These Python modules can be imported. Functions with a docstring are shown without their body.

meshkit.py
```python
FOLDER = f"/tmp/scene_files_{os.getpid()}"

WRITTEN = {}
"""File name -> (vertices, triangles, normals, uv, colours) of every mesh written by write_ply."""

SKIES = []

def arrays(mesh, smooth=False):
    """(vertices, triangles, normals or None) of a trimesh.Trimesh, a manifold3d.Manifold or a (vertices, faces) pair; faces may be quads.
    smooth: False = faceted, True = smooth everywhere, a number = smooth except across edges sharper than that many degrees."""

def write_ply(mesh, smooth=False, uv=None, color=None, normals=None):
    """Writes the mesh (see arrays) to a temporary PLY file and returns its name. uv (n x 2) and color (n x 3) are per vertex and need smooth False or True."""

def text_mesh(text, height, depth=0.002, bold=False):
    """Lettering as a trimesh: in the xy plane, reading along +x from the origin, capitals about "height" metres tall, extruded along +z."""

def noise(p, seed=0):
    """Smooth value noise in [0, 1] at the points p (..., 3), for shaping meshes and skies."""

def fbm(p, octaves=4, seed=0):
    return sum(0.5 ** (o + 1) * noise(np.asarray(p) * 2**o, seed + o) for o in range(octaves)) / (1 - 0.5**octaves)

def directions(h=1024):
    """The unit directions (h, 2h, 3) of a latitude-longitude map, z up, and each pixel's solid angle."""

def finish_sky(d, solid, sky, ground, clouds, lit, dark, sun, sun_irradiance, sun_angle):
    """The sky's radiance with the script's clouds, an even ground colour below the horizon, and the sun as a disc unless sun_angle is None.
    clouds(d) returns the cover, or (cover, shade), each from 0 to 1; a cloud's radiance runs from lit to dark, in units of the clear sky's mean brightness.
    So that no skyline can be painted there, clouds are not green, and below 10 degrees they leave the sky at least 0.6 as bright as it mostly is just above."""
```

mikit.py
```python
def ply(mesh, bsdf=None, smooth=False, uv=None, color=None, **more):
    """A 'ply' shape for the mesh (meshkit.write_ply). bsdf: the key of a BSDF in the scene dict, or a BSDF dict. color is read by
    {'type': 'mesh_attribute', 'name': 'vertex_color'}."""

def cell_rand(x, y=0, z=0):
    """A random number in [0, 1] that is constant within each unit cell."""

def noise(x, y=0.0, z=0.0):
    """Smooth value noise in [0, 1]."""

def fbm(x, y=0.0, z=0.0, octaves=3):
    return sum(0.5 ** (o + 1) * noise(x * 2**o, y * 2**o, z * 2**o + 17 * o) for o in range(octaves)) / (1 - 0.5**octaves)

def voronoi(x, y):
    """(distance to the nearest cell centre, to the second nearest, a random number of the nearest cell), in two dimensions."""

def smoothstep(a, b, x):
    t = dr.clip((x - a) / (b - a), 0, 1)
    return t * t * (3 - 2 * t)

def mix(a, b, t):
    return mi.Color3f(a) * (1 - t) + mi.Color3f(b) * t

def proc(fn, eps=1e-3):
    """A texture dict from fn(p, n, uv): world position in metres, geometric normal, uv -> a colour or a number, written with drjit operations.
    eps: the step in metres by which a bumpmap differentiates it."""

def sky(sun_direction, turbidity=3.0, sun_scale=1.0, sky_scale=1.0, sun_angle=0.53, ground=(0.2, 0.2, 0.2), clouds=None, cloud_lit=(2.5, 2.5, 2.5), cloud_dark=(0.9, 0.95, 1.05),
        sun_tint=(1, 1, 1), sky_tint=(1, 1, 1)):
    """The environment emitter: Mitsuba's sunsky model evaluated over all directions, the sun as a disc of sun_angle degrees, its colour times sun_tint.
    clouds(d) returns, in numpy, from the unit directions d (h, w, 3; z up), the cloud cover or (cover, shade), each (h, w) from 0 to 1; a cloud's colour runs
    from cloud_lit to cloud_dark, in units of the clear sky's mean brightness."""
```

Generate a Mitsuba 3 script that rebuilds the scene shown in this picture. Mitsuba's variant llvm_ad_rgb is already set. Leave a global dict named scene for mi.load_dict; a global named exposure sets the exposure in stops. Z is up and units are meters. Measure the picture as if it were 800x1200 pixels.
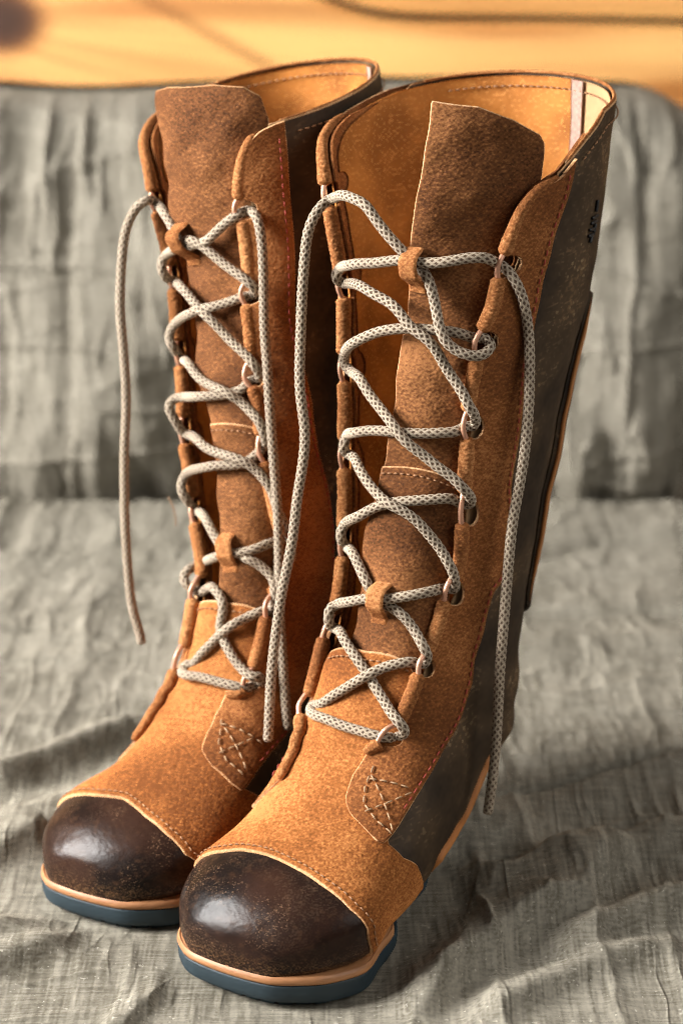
import math, random
import numpy as np
import drjit as dr
import mitsuba as mi
import mikit, meshkit
from mikit import noise, fbm, voronoi, smoothstep, mix, cell_rand
from scipy.interpolate import PchipInterpolator, CubicSpline
T = mi.ScalarTransform4f
random.seed(7); RNG = np.random.default_rng(7)
scene, labels = {}, {}

# ------------------------------------------------------------------ camera, lights, exposure
CAM_Z, PITCH = 0.495, math.radians(16.0)
scene['camera'] = {'type': 'thinlens', 'fov': 26.0, 'fov_axis': 'y', 'aperture_radius': 0.0052, 'focus_distance': 0.995,
                   'near_clip': 0.02, 'far_clip': 30.0,
                   'to_world': T().look_at(origin=[0, 0, CAM_Z], target=[0, math.cos(PITCH), CAM_Z - math.sin(PITCH)], up=[0, 0, 1])}
exposure = 0.48
def lamp(key, pos, target, w, h, rgb):
    scene[key] = {'type': 'rectangle', 'to_world': T().look_at(origin=pos, target=target, up=[0, 0, 1]).scale([w / 2, h / 2, 1]),
                  'emitter': {'type': 'area', 'radiance': {'type': 'rgb', 'value': rgb}}}
    labels[key] = {'label': 'window opening out of the picture that lets daylight in', 'category': 'window', 'kind': 'structure'}
lamp('window_light', [-1.42, 0.80, 0.86], [0.05, 1.05, 0.2], 0.70, 0.85, [43.0, 42.3, 41.2])
lamp('window_light_001', [1.55, 0.20, 1.15], [0.05, 1.0, 0.15], 1.5, 1.3, [2.5, 2.44, 2.35])
scene['room_light'] = {'type': 'constant', 'radiance': {'type': 'rgb', 'value': [0.080, 0.078, 0.075]}}
KNOT, CRACK, WALL_Z = (-.338, .357), (.377, -.19, .55), .351
SEAT = .0095      # level of the blanket

# ------------------------------------------------------------------ materials
def P_(base, rough=0.8, bump=None, bscale=1.0, eps=4e-4, **kw):
    b = {'type': 'principled', 'base_color': base if isinstance(base, dict) else {'type': 'rgb', 'value': list(base)}, 'roughness': rough, **kw}
    if bump is not None:
        b = {'type': 'bumpmap', 'arbitrary': mikit.proc(bump, eps), 'scale': bscale, 'bsdf': b}
    return {'type': 'twosided', 'bsdf': b}

def grain(p, f=1600.0):
    return noise(p.x * f, p.y * f, p.z * f)
def nap_bump(p, n, uv):
    return 0.00030 * grain(p, 900.0) + 0.00025 * grain(p, 420.0)
def suede(dark, mid, light):
    def fn(p, n, uv):
        big = fbm(p.x * 28, p.y * 28, p.z * 28, 3)
        g = grain(p, 1050.0) * 0.65 + grain(p, 2100.0) * 0.35
        t = dr.clip(0.5 + 1.4 * (big - 0.5) + 1.25 * (g - 0.5), 0, 1)
        c = mix(dark, mid, dr.clip(t * 2, 0, 1))
        c = mix(c, light, dr.clip(t * 2 - 1, 0, 1))
        spark = smoothstep(0.76, 0.92, grain(p + mi.Vector3f(3.1), 1000.0))
        return mix(c, light, 0.5 * spark)
    return mikit.proc(fn)
def suede_mat(d, m, l):
    return P_(suede(d, m, l), 0.9, nap_bump, 1.0, 3e-4, specular=0.15, sheen=0.5, sheen_tint=0.6)
scene['suede_tan'] = suede_mat((.130, .040, .0095), (.250, .084, .0205), (.42, .165, .050))
scene['suede_stay'] = suede_mat((.100, .032, .009), (.190, .064, .0175), (.35, .140, .047))
scene['suede_roll'] = suede_mat((.135, .046, .014), (.245, .090, .027), (.43, .195, .075))
scene['suede_tongue'] = suede_mat((.064, .023, .008), (.135, .050, .016), (.27, .112, .040))
scene['raw_edge'] = suede_mat((.36, .19, .085), (.52, .29, .14), (.70, .45, .25))
def rim_weight(p, n, uv):      # panels carry uv 0..1 across; their cut edge lies at 0 and 1
    m = dr.minimum(dr.minimum(uv.x, 1 - uv.x), dr.minimum(uv.y, 1 - uv.y))
    return 0.9 * (1 - smoothstep(0.004, 0.018, m))
def edged(base):
    return {'type': 'blendbsdf', 'weight': mikit.proc(rim_weight), 'a': {'type': 'ref', 'id': base}, 'b': {'type': 'ref', 'id': 'raw_edge'}}
for k in ('suede_tan', 'suede_stay', 'suede_tongue'):
    scene[k + '_edged'] = edged(k)

def hide(p, n, uv):
    big = fbm(p.x * 35, p.y * 35, p.z * 35, 4)
    fine = fbm(p.x * 420, p.y * 420, p.z * 420, 2)
    c = mix((.016, .0098, .0055), (.076, .046, .023), smoothstep(0.22, 0.82, big) * 0.75 + 0.25 * fine)
    c = mix(c, (.19, .112, .054), 0.7 * smoothstep(0.60, 0.80, 0.55 * big + 0.45 * fine))
    line = smoothstep(0.70, 0.88, noise(p.x * 260 + p.z * 60, p.y * 260, p.z * 900 - p.x * 200))
    c = mix(c, (.17, .105, .054), 0.45 * line * smoothstep(0.42, 0.66, big))
    return mix(c, (.26, .18, .10), 0.5 * smoothstep(0.74, 0.84, grain(p, 500.0)) * smoothstep(0.45, 0.7, big))
def hide_bump(p, n, uv):
    return 0.0006 * fbm(p.x * 160, p.y * 160, p.z * 160, 3) + 0.00012 * grain(p, 1300.0)
scene['dark_leather'] = P_(mikit.proc(hide), 0.66, hide_bump, 0.9, 4e-4, specular=0.22)
scene['dark_leather_edged'] = edged('dark_leather')

def cap_col(p, n, uv):
    big = fbm(p.x * 30, p.y * 30, p.z * 30, 4)
    fine = fbm(p.x * 380, p.y * 380, p.z * 380, 3)
    c = mix((.008, .005, .0042), (.028, .0125, .0080), smoothstep(0.30, 0.70, big))
    c = mix(c, (.050, .024, .013), smoothstep(0.5, 0.8, fine) * 0.4)
    dust = smoothstep(0.40, 0.80, fbm(p.x * 1300, p.y * 1300, p.z * 1300, 2))
    c = mix(c, (.085, .052, .032), 0.26 * dust * smoothstep(0.35, 0.65, fbm(p.x * 45 + 3, p.y * 45, p.z * 45, 2)))
    low = smoothstep(0.036, 0.026, p.z)
    c = mix(c, (.16, .085, .036), 0.55 * low * dust)
    scuff = smoothstep(0.62, 0.72, fbm(p.x * 1500, p.y * 1500, p.z * 1500, 2)) * smoothstep(0.55, 0.70, fbm(p.x * 60 + 9, p.y * 60, p.z * 60, 2))
    return mix(c, (.22, .13, .075), 0.35 * scuff)
def cap_rough(p, n, uv):
    return 0.17 + 0.22 * fbm(p.x * 70, p.y * 70, p.z * 70, 3)
def cap_bump(p, n, uv):
    return 0.00035 * fbm(p.x * 240, p.y * 240, p.z * 240, 3) + 0.0004 * fbm(p.x * 60, p.y * 60, p.z * 60, 2)
scene['cap_leather'] = P_(mikit.proc(cap_col), mikit.proc(cap_rough), cap_bump, 0.6, 4e-4, specular=0.13)

def lin_col(p, n, uv):
    big = fbm(p.x * 40, p.y * 40, p.z * 40, 4)
    return mix(mix((.24, .080, .014), (.43, .160, .032), smoothstep(0.3, 0.7, big)), (.55, .25, .07), 0.5 * smoothstep(0.55, 0.8, grain(p, 800.0)))
scene['lining_leather'] = P_(mikit.proc(lin_col), 0.75, nap_bump, 0.5, 3e-4, specular=0.2)
scene['lining_pale'] = P_((.36, .22, .11), 0.8, nap_bump, 0.4, 3e-4, specular=0.2)
def tape_col(p, n, uv):
    return mix((.25, .15, .115), (.38, .25, .20), grain(p, 700.0))
scene['tape_cloth'] = P_(mikit.proc(tape_col), 0.9)
def welt_col(p, n, uv):
    return mix((.25, .105, .040), (.40, .19, .085), fbm(p.x * 120, p.y * 120, p.z * 500, 3))
scene['welt_leather'] = P_(mikit.proc(welt_col), 0.5, nap_bump, 0.4, 3e-4, specular=0.4)
def teal_col(p, n, uv):
    return mix((.010, .018, .023), (.021, .037, .046), fbm(p.x * 60, p.y * 60, p.z * 60, 3))
scene['teal_rubber'] = P_(mikit.proc(teal_col), 0.6, nap_bump, 0.3, 3e-4, specular=0.4)
scene['copper'] = P_((.58, .30, .19), 0.42, metallic=0.45, specular=0.5)
scene['orange_edge'] = P_((.34, .125, .030), 0.7)
scene['thread_cream'] = P_((.33, .20, .105), 0.8)
scene['thread_red'] = P_((.30, .040, .024), 0.7)
scene['thread_brown'] = P_((.26, .125, .055), 0.8)
scene['black_print'] = P_((.010, .009, .009), 0.5)
scene['plastic_tip'] = {'type': 'twosided', 'bsdf': {'type': 'principled', 'base_color': mikit.proc(lambda p, n, uv: braid(uv, 0.6)), 'roughness': 0.25, 'specular': 0.6, 'clearcoat': 0.6}}

def braid(uv, k=1.0):
    a = dr.abs(dr.sin(math.pi * (5 * uv.y + uv.x / 0.0036)))
    b = dr.abs(dr.sin(math.pi * (5 * uv.y - uv.x / 0.0036)))
    m = dr.minimum(a, b)
    yarn = noise(uv.x * 6000, uv.y * 60)
    light = mix((.240, .188, .132), (.41, .338, .258), yarn)
    return mix(light, (.066, .041, .024), k * smoothstep(0.50, 0.78, m))
scene['lace_braid'] = P_(mikit.proc(lambda p, n, uv: braid(uv)), 0.85, specular=0.2, sheen=0.3)

# ------------------------------------------------------------------ mesh helpers
def add(key, mesh, mat, smooth=True, uv=None, color=None, **lab):
    scene[key] = mikit.ply(mesh, mat, smooth=smooth, uv=uv, color=color)
    if lab: labels[key] = lab
    return key
COUNT = {}
def nth(key):
    n = COUNT.get(key, 0); COUNT[key] = n + 1
    return key if n == 0 else '%s_%03d' % (key, n)
def join(parts):
    V, F, o = [], [], 0
    for v, f in parts:
        V.append(v); F.append(np.asarray(f) + o); o += len(v)
    return np.vstack(V), np.vstack(F)
def grid_faces(nr, nc, wrap=False):
    i, j = np.meshgrid(np.arange(nr - 1), np.arange(nc if wrap else nc - 1), indexing='ij')
    a = i * nc + j; b = i * nc + (j + 1) % nc; c = a + nc; d = b + nc
    return np.vstack([np.stack([a, b, d], -1).reshape(-1, 3), np.stack([a, d, c], -1).reshape(-1, 3)])
def unit(v):
    return v / np.maximum(np.linalg.norm(v, axis=-1, keepdims=True), 1e-12)
def resample(pts, step, spline=True):
    pts = np.asarray(pts, float)
    t = np.r_[0, np.cumsum(np.sqrt(np.linalg.norm(np.diff(pts, axis=0), axis=1)))]
    c = CubicSpline(t, pts, axis=0) if spline and len(pts) > 2 else (lambda q: np.stack([np.interp(q, t, pts[:, k]) for k in range(3)], -1))
    q = c(np.linspace(0, t[-1], max(8 * len(pts), 60)))
    l = np.r_[0, np.cumsum(np.linalg.norm(np.diff(q, axis=0), axis=1))]
    n = max(2, int(l[-1] / step) + 1)
    return np.stack([np.interp(np.linspace(0, l[-1], n), l, q[:, k]) for k in range(3)], -1)
def frames(c):
    t = unit(np.gradient(c, axis=0)); n = np.zeros_like(c)
    a = np.array([0, 0, 1.0]) if abs(t[0, 2]) < 0.9 else np.array([1.0, 0, 0])
    n[0] = unit(a - t[0] * (a @ t[0]))
    for i in range(1, len(c)):
        v = n[i - 1] - t[i] * (n[i - 1] @ t[i]); n[i] = v / np.linalg.norm(v)
    return t, n, np.cross(t, n)
def tube(c, r, m=10, caps=True, wob=None):
    """tube along the points c (n x 3); r: radius or array; returns v, f, uv (uv.x metres along, uv.y turns)"""
    n = len(c); r = np.broadcast_to(np.asarray(r, float), (n,))
    t, a, b = frames(c)
    th = np.linspace(0, 2 * np.pi, m + 1)
    rr = r[:, None] * (1 if wob is None else wob(np.arange(n), th))
    v = c[:, None] + rr[..., None] * (np.cos(th)[None, :, None] * a[:, None] + np.sin(th)[None, :, None] * b[:, None])
    l = np.r_[0, np.cumsum(np.linalg.norm(np.diff(c, axis=0), axis=1))]
    uv = np.stack([np.broadcast_to(l[:, None], (n, m + 1)), np.broadcast_to(th / (2 * np.pi), (n, m + 1))], -1).reshape(-1, 2)
    f = grid_faces(n, m + 1); v = v.reshape(-1, 3)
    if caps:
        v = np.vstack([v, c[0] - t[0] * r[0] * .35, c[-1] + t[-1] * r[-1] * .35]); uv = np.vstack([uv, [l[0], 0], [l[-1], 0]])
        k = np.arange(m); o = (n - 1) * (m + 1)
        f = np.vstack([f, np.stack([k + 1, k, np.full(m, n * (m + 1))], -1), np.stack([o + k, o + k + 1, np.full(m, n * (m + 1) + 1)], -1)])
    return v, f, uv
def dashes(c, on=0.0028, off=0.0016, r=0.00045, lift=None):
    """short thread stitches along the points c"""
    l = np.r_[0, np.cumsum(np.linalg.norm(np.diff(c, axis=0), axis=1))]
    at = lambda q: np.stack([np.interp(q, l, c[:, k]) for k in range(3)], -1)
    out, s = [], 0.0
    while s + on < l[-1]:
        q = at(np.linspace(s, s + on, 5)); bow = np.array([0, .8, 1, .8, 0]) * r
        if lift is not None:
            nn = np.stack([np.interp(np.linspace(s, s + on, 5), l, lift[:, k]) for k in range(3)], -1); q = q + nn * bow[:, None]
        out.append(tube(q, r * np.array([.6, 1, 1, 1, .6]), 6)[:2]); s += on + off
    return out

# ------------------------------------------------------------------ the boots
# One boot is a loft of sections: s runs from the toe over the instep up the shaft to the rim, u goes round (0 = front).
# station: s, front/top point (back-distance, height), back/bottom point, half width, sideways shift, roll
def loft(st, pt, pb):
    st = np.array(st, float)
    ip = PchipInterpolator(st[:, 0], st[:, 1:], axis=0)
    ep, eb = PchipInterpolator(*np.array(pt).T), PchipInterpolator(*np.array(pb).T)
    def S(s, u):
        s, u = np.broadcast_arrays(np.asarray(s, float), np.asarray(u, float))
        Fd, Fz, Bd, Bz, hw, xs, ro = np.moveaxis(ip(s), -1, 0)
        c, sn = np.cos(u), np.sin(u)
        e = np.where(c >= 0, ep(s), eb(s))
        cc = np.sign(c) * np.abs(c) ** (2 / e); ss = np.sign(sn) * np.abs(sn) ** (2 / e)
        return np.stack([xs + hw * ss, (Fd + Bd) / 2 + (Fd - Bd) / 2 * cc, (Fz + Bz) / 2 + (Fz - Bz) / 2 * cc + ro * hw * ss], -1)
    return S
PT = [(0, 2.0), (.2, 2.1), (.3, 2.2), (.5, 2.2), (1.1, 2.1)]
PB = [(0, 5), (.12, 4.5), (.2, 2.7), (.3, 2.5), (.5, 2.4), (1.1, 2.1)]
def tongue_stations(st, inset, lean):
    out = []
    for r in st:
        if r[0] < .3: continue
        k = inset * min(1, (r[0] - .30) / .15)
        F, B = np.array(r[1:3]), np.array(r[3:5]); F = F + unit(B - F) * k
        out.append([r[0], F[0], F[1], r[3], r[4], r[5] - k * .9, r[6], r[7]])
    r = out[-1]; r[1] += lean * .5
    out.append([1.1, r[1] + lean * .8, r[2] + .036, r[3], r[4] + .03, r[5], r[6], r[7]])
    return out
def curve(pts, k=0):
    """pts [(s, u), ...] in any order -> u(s)"""
    a = np.array(sorted(pts)); s, i = np.unique(a[:, 0], return_index=True); u = a[i, 1]
    f = PchipInterpolator(s, u)
    return lambda q: f(np.clip(q, s[0], s[-1]))

class Surface:
    def __init__(self, st, tip, yaw, seed, wrinkle):
        self.S, self.tip, self.c, self.sn, self.seed, self.w = loft(st, PT, PB), tip, math.cos(yaw), math.sin(yaw), seed, wrinkle
    def world(self, P):
        x, d, z = np.moveaxis(np.asarray(P, float), -1, 0)
        return np.stack([self.tip[0] + d * self.sn + x * self.c, self.tip[1] + d * self.c - x * self.sn, z], -1)
    def raw(self, s, u):
        return self.world(self.S(s, u))
    def normal(self, s, u, h=2e-3):
        s, u = np.broadcast_arrays(np.asarray(s, float), np.asarray(u, float))
        a = self.raw(s, u + h) - self.raw(s, u - h)
        b = self.raw(np.clip(s + h, 0, 1.1), u) - self.raw(np.clip(s - h, 0, 1.1), u)
        return unit(np.cross(a, b))
    def at(self, s, u, off=0.0):
        s, u = np.broadcast_arrays(np.asarray(s, float), np.asarray(u, float))
        P, n = self.raw(s, u), self.normal(s, u)
        return P + n * (self.bulge(P, s, u) + off)[..., None], n
    def bulge(self, P, s, u):
        q = P + self.seed * 3.7
        h = self.w * (meshkit.fbm(q * 26, 3, self.seed) - .5) * np.clip((s - .16) / .2, .15, 1)
        ank = np.exp(-((s - .47) / .075) ** 2) * np.clip(np.abs(u) - .7, 0, 1)     # creases where the shaft meets the foot
        v = P[..., 2] * 210 + 5 * meshkit.fbm(q * 22, 2, 3 + self.seed)
        flex = .0011 * np.exp(-((s - .30) / .055) ** 2) * np.clip(1.2 - np.abs(u), 0, 1) * np.sin(s * 230 + 7 * meshkit.fbm(q * 35, 2, 12)) * meshkit.noise(q * 45, 14)
        return h + flex + ank * (.0008 * np.sin(v) * (.4 + meshkit.noise(q * 30, 9)))

def panel(sf, f, na, nb, off, thick, inset=(.004, .004)):
    """a leather piece: f(a, b) -> (s, u), a and b in 0..1; it stands off the surface, has a rounded cut edge and uv 0..1"""
    A = np.r_[0, 0, inset[0], np.linspace(inset[0], 1 - inset[0], na)[1:-1], 1 - inset[0], 1, 1]
    B = np.r_[0, 0, inset[1], np.linspace(inset[1], 1 - inset[1], nb)[1:-1], 1 - inset[1], 1, 1]
    ua = np.r_[0, 0, .02, np.linspace(.02, .98, na)[1:-1], .98, 1, 1]; ub = np.r_[0, 0, .02, np.linspace(.02, .98, nb)[1:-1], .98, 1, 1]
    ha = np.ones(len(A)); ha[[0, -1]] = 0; ha[[1, -2]] = .7
    hb = np.ones(len(B)); hb[[0, -1]] = 0; hb[[1, -2]] = .7
    a, b = np.meshgrid(A, B, indexing='ij')
    s, u = f(a, b)
    hh = np.minimum(ha[:, None], hb[None])
    P, n = sf.at(s, u, off + thick * hh if not callable(thick) else off + thick(a, b) * hh)
    uv = np.stack(np.meshgrid(ua, ub, indexing='ij'), -1).reshape(-1, 2)
    F = grid_faces(len(A), len(B)); V = P.reshape(-1, 3)
    fn = np.cross(V[F[:, 1]] - V[F[:, 0]], V[F[:, 2]] - V[F[:, 0]])
    if (fn * n.reshape(-1, 3)[F[:, 0]]).sum() < 0: F = F[:, ::-1]
    return (V, F), uv

def sole_outline(sf, st):
    from shapely.geometry import Polygon
    sk = np.r_[np.linspace(0, .1, 70), np.linspace(.105, .22, 24)]
    bd = np.array(st); Bd = PchipInterpolator(bd[:, 0], bd[:, 3])(sk)
    L, R = sf.S(sk, -np.pi / 2 + 0 * sk)[:, 0], sf.S(sk, np.pi / 2 + 0 * sk)[:, 0]
    c0, w0 = (L[-1] + R[-1]) / 2, (R[-1] - L[-1]) / 2
    d2 = np.array([.086, .098, .110, .125, .140, .150, .157, .160]); w2 = np.minimum(w0, np.array([.036, .028, .0215, .019, .018, .016, .010, .003])); c2 = c0 * np.linspace(.8, 0, 8) - np.linspace(.004, .004, 8)
    R = R - .009 * np.clip((Bd - .022) / .05, 0, 1) ** 1.2       # the sole tucks in under the outer side
    Bd = np.r_[Bd, d2]; L = np.r_[L, c2 - w2]; R = np.r_[R, c2 + w2]
    return Polygon(np.vstack([np.c_[L, Bd], np.c_[R[::-1], Bd[::-1]]])).buffer(.006).buffer(-.022).buffer(.0155)

def make_boot(key, cfg, label):
    labels[key] = {'label': label, 'category': 'boot', 'group': 'pair of lace-up boots'}
    st, tip, yaw, seed = cfg['st'], cfg['tip'], cfg['yaw'], cfg['seed']
    sf = Surface(st, tip, yaw, seed, .0035)
    tg = Surface(tongue_stations(st, *cfg['tongue_set']), tip, yaw, seed + 5, .0125)
    part = lambda name: nth(key + '__' + name)
    gR, gL, oR, oL = curve(cfg['gapR']), curve(cfg['gapL']), curve(cfg['outR']), curve(cfg['outL'])
    capf = lambda u: np.interp(u, *np.array(cfg['cap']).T)
    # --- toe cap and vamp
    def f(a, b): u = -2.5 + 5 * b; return (capf(u) + .012) * a + .0005, u
    m, uv = panel(sf, f, 70, 120, 0, .0008); add(part('toe_cap'), m, 'cap_leather', uv=uv)
    back = lambda u: np.interp(u, *np.array(cfg['vamp']).T)
    def f(a, b): u = -2.5 + 5 * b; s0 = capf(u); return s0 + (back(u) - s0) * a, u
    m, uv = panel(sf, f, 110, 150, .0004, lambda a, b: .0013 + .0006 * (1 - a), (.012, .004)); add(part('vamp'), m, 'suede_tan_edged', uv=uv)
    # --- dark side leather, all round the back, and the lining inside
    rim = lambda u: np.interp(np.mod(u, 2 * np.pi), *np.array(cfg['rim']).T)
    def f(a, b):
        u0 = lambda s: oR(s) - .12; u1 = lambda s: 2 * np.pi + oL(s) + .12
        s = .20 + .80 * a; u = u0(s) + (u1(s) - u0(s)) * b
        s = .20 + (rim(u) - .20) * a; return s, u0(s) + (u1(s) - u0(s)) * b
    m, uv = panel(sf, f, 180, 150, .0000, .0007); add(part('side_panel'), m, 'dark_leather_edged', uv=uv)
    tape = cfg['tape']
    for nm, b0, b1, mat in (('lining', None, tape, 'lining_pale'), ('lining', tape, None, 'lining_leather')):
        def f(a, b):
            s = .40 + .60 * a
            l = (gR(s) + .10 if b0 is None else b0 + 0 * s); r = (2 * np.pi + gL(s) - .03 if b1 is None else b1 + 0 * s)
            u = l + (r - l) * b; s = .40 + (rim(u) - .004 - .40) * a; return s, u
        m, uv = panel(sf, f, 240, 80, -.0024, .0008); add(part(nm), m, mat, uv=uv)
    def f(a, b): s = .45 + (1 - .45 - .004) * a; return s, tape - .05 + .13 * b + 0 * a
    m, uv = panel(sf, f, 60, 8, -.0036, .0005); add(part('seam_tape'), m, 'tape_cloth', uv=uv)
    # --- rolled top edge of the shaft
    uu = np.linspace(oR(1.0) - .02, 2 * np.pi + oL(1.0) + .02, 260)
    c, n = sf.at(rim(uu), uu, -.0006)
    v, ff, _ = tube(c, .0006 + .0004 * meshkit.noise(c * 500, 3), 9); add(part('top_edge'), (v, ff), 'suede_roll')
    # --- lace stays: a suede band with a rolled front edge, notched at each eyelet
    stitches_red, stitches_cream = [], []
    for side, g, o, eyes in ((1, gR, oR, cfg['eyeR']), (-1, gL, oL, cfg['eyeL'])):
        eyes = sorted(eyes); bottom = cfg['tab'][0 if side > 0 else 1]
        def notch(s):
            return sum(side * .155 * np.sqrt(np.clip(1 - ((s - e) / .0145) ** 2, 0, 1)) for e in eyes)
        def f(a, b):
            s = bottom + (1 - bottom) * a; top = g(s)
            u0, u1 = top + notch(s), o(s)
            u = u0 + (u1 - u0) * b
            return np.minimum(s, rim(u)), u
        m, uv = panel(sf, f, 340, 40, .0018, .0017, (.002, .02)); parts = [(m, uv)]
        kst = part('lace_stay'); add(kst, m, 'suede_stay_edged', uv=uv)
        # folded inner face of the band
        def f(a, b):
            s = .38 + .612 * a; u0 = g(s) + notch(s); u = u0 + side * .30 * b; return np.minimum(s, rim(u) - .004), u
        m, uv = panel(sf, f, 200, 14, -.0040, .0012); add(kst + '__facing', m, 'suede_stay', uv=uv)
        ends = [eyes[0] - .030 if side > 0 else bottom + .022] + eyes + [cfg['roll_top'][0 if side > 0 else 1]]
        rolls = []
        for i in range(len(ends) - 1):
            s0 = ends[i] + (.0135 if i else 0); s1 = ends[i + 1] - (.0135 if i < len(eyes) else 0)
            if s1 - s0 < .01: continue
            N = 90; s = np.linspace(s0, s1, N); c, n = sf.at(s, g(s), .0012 + .0030 * np.clip((.45 - s) / .03, 0, 1))
            r = .0036 * np.clip(np.minimum((np.arange(N) + 1.2) / 7, (N + .2 - np.arange(N)) / 7), .0, 1) ** .4
            if i == 0: r = r * np.linspace(.55, 1, N)
            if i == len(eyes): r = r * np.linspace(1, .62, N)
            v, ff, _ = tube(c, r * (1 + .10 * (meshkit.fbm(c * 90, 2, 5) - .5)), 22)
            cc = np.vstack([np.repeat(c, 23, 0), c[:1], c[-1:]]); v = v + (v - cc) * (.16 * (meshkit.noise(v * 1300, 6) - .5) + .06 * (meshkit.noise(v * 600, 7) - .5))[:, None]
            rolls.append((v, ff))
        add(kst + '__rolled_edge', join(rolls), 'suede_roll')
        for e in reversed(eyes):     # the wire that shows at each notch
            s = np.linspace(e - .0175, e + .0175, 15); c, n = sf.at(s, g(s), .0012 + .0042 * np.clip((.45 - s) / .03, 0, 1))
            w = np.cos(np.linspace(-np.pi / 2, np.pi / 2, 15))
            t = unit(np.gradient(c, axis=0)); lat = np.cross(n, t) * np.sign((np.cross(n, t) * (sf.at(e, g(e) - side * .05)[0] - sf.at(e, g(e))[0])).sum())
            c = c + lat * (.0022 * w)[:, None] + n * (.0018 * w)[:, None]
            v, ff, _ = tube(resample(c, .0008), .00125, 10); add(part('eyelet'), (v, ff), 'copper')
        # threads: red along the outer edge, cream cross on the lower tab
        s = np.linspace(bottom + .05, .985, 400); u = o(s) - side * .06; c, n = sf.at(np.minimum(s, rim(u) - .004), u, .0041)
        stitches_red += dashes(c, .0026, .0018, .0004, n)
        for q in cfg['cross'][0 if side > 0 else 1]:
            q = np.array(q); k = np.linspace(0, len(q) - 1, 60)
            s, u = np.interp(k, np.arange(len(q)), q[:, 0]), np.interp(k, np.arange(len(q)), q[:, 1])
            c, n = sf.at(s, u, .0042); stitches_cream += dashes(c, .0034, .0016, .00042, n)
    add(part('red_stitching'), join(stitches_red), 'thread_red', kind='stuff')
    # --- cap and rim threads
    st2 = []
    u = np.linspace(-1.9, 1.9, 300); c, n = sf.at(capf(u) + .008, u, .0024); st2 += dashes(c, .0022, .0012, .0004, n)
    u = np.linspace(oR(1.0) + .1, 2 * np.pi + oL(1.0) - .1, 400); c, n = sf.at(rim(u) - .018, u, .0017); st2 += dashes(c, .0024, .0014, .0004, n)
    c, n = sf.at(rim(u) - .016, u, -.0024); st2 += dashes(c, .0024, .0014, .00045, -n)
    u = np.linspace(-.6, .6, 100); c, n = sf.at(back(u) - .010, u, .0024); st2 += dashes(c, .0022, .0014, .0004, n)
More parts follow.
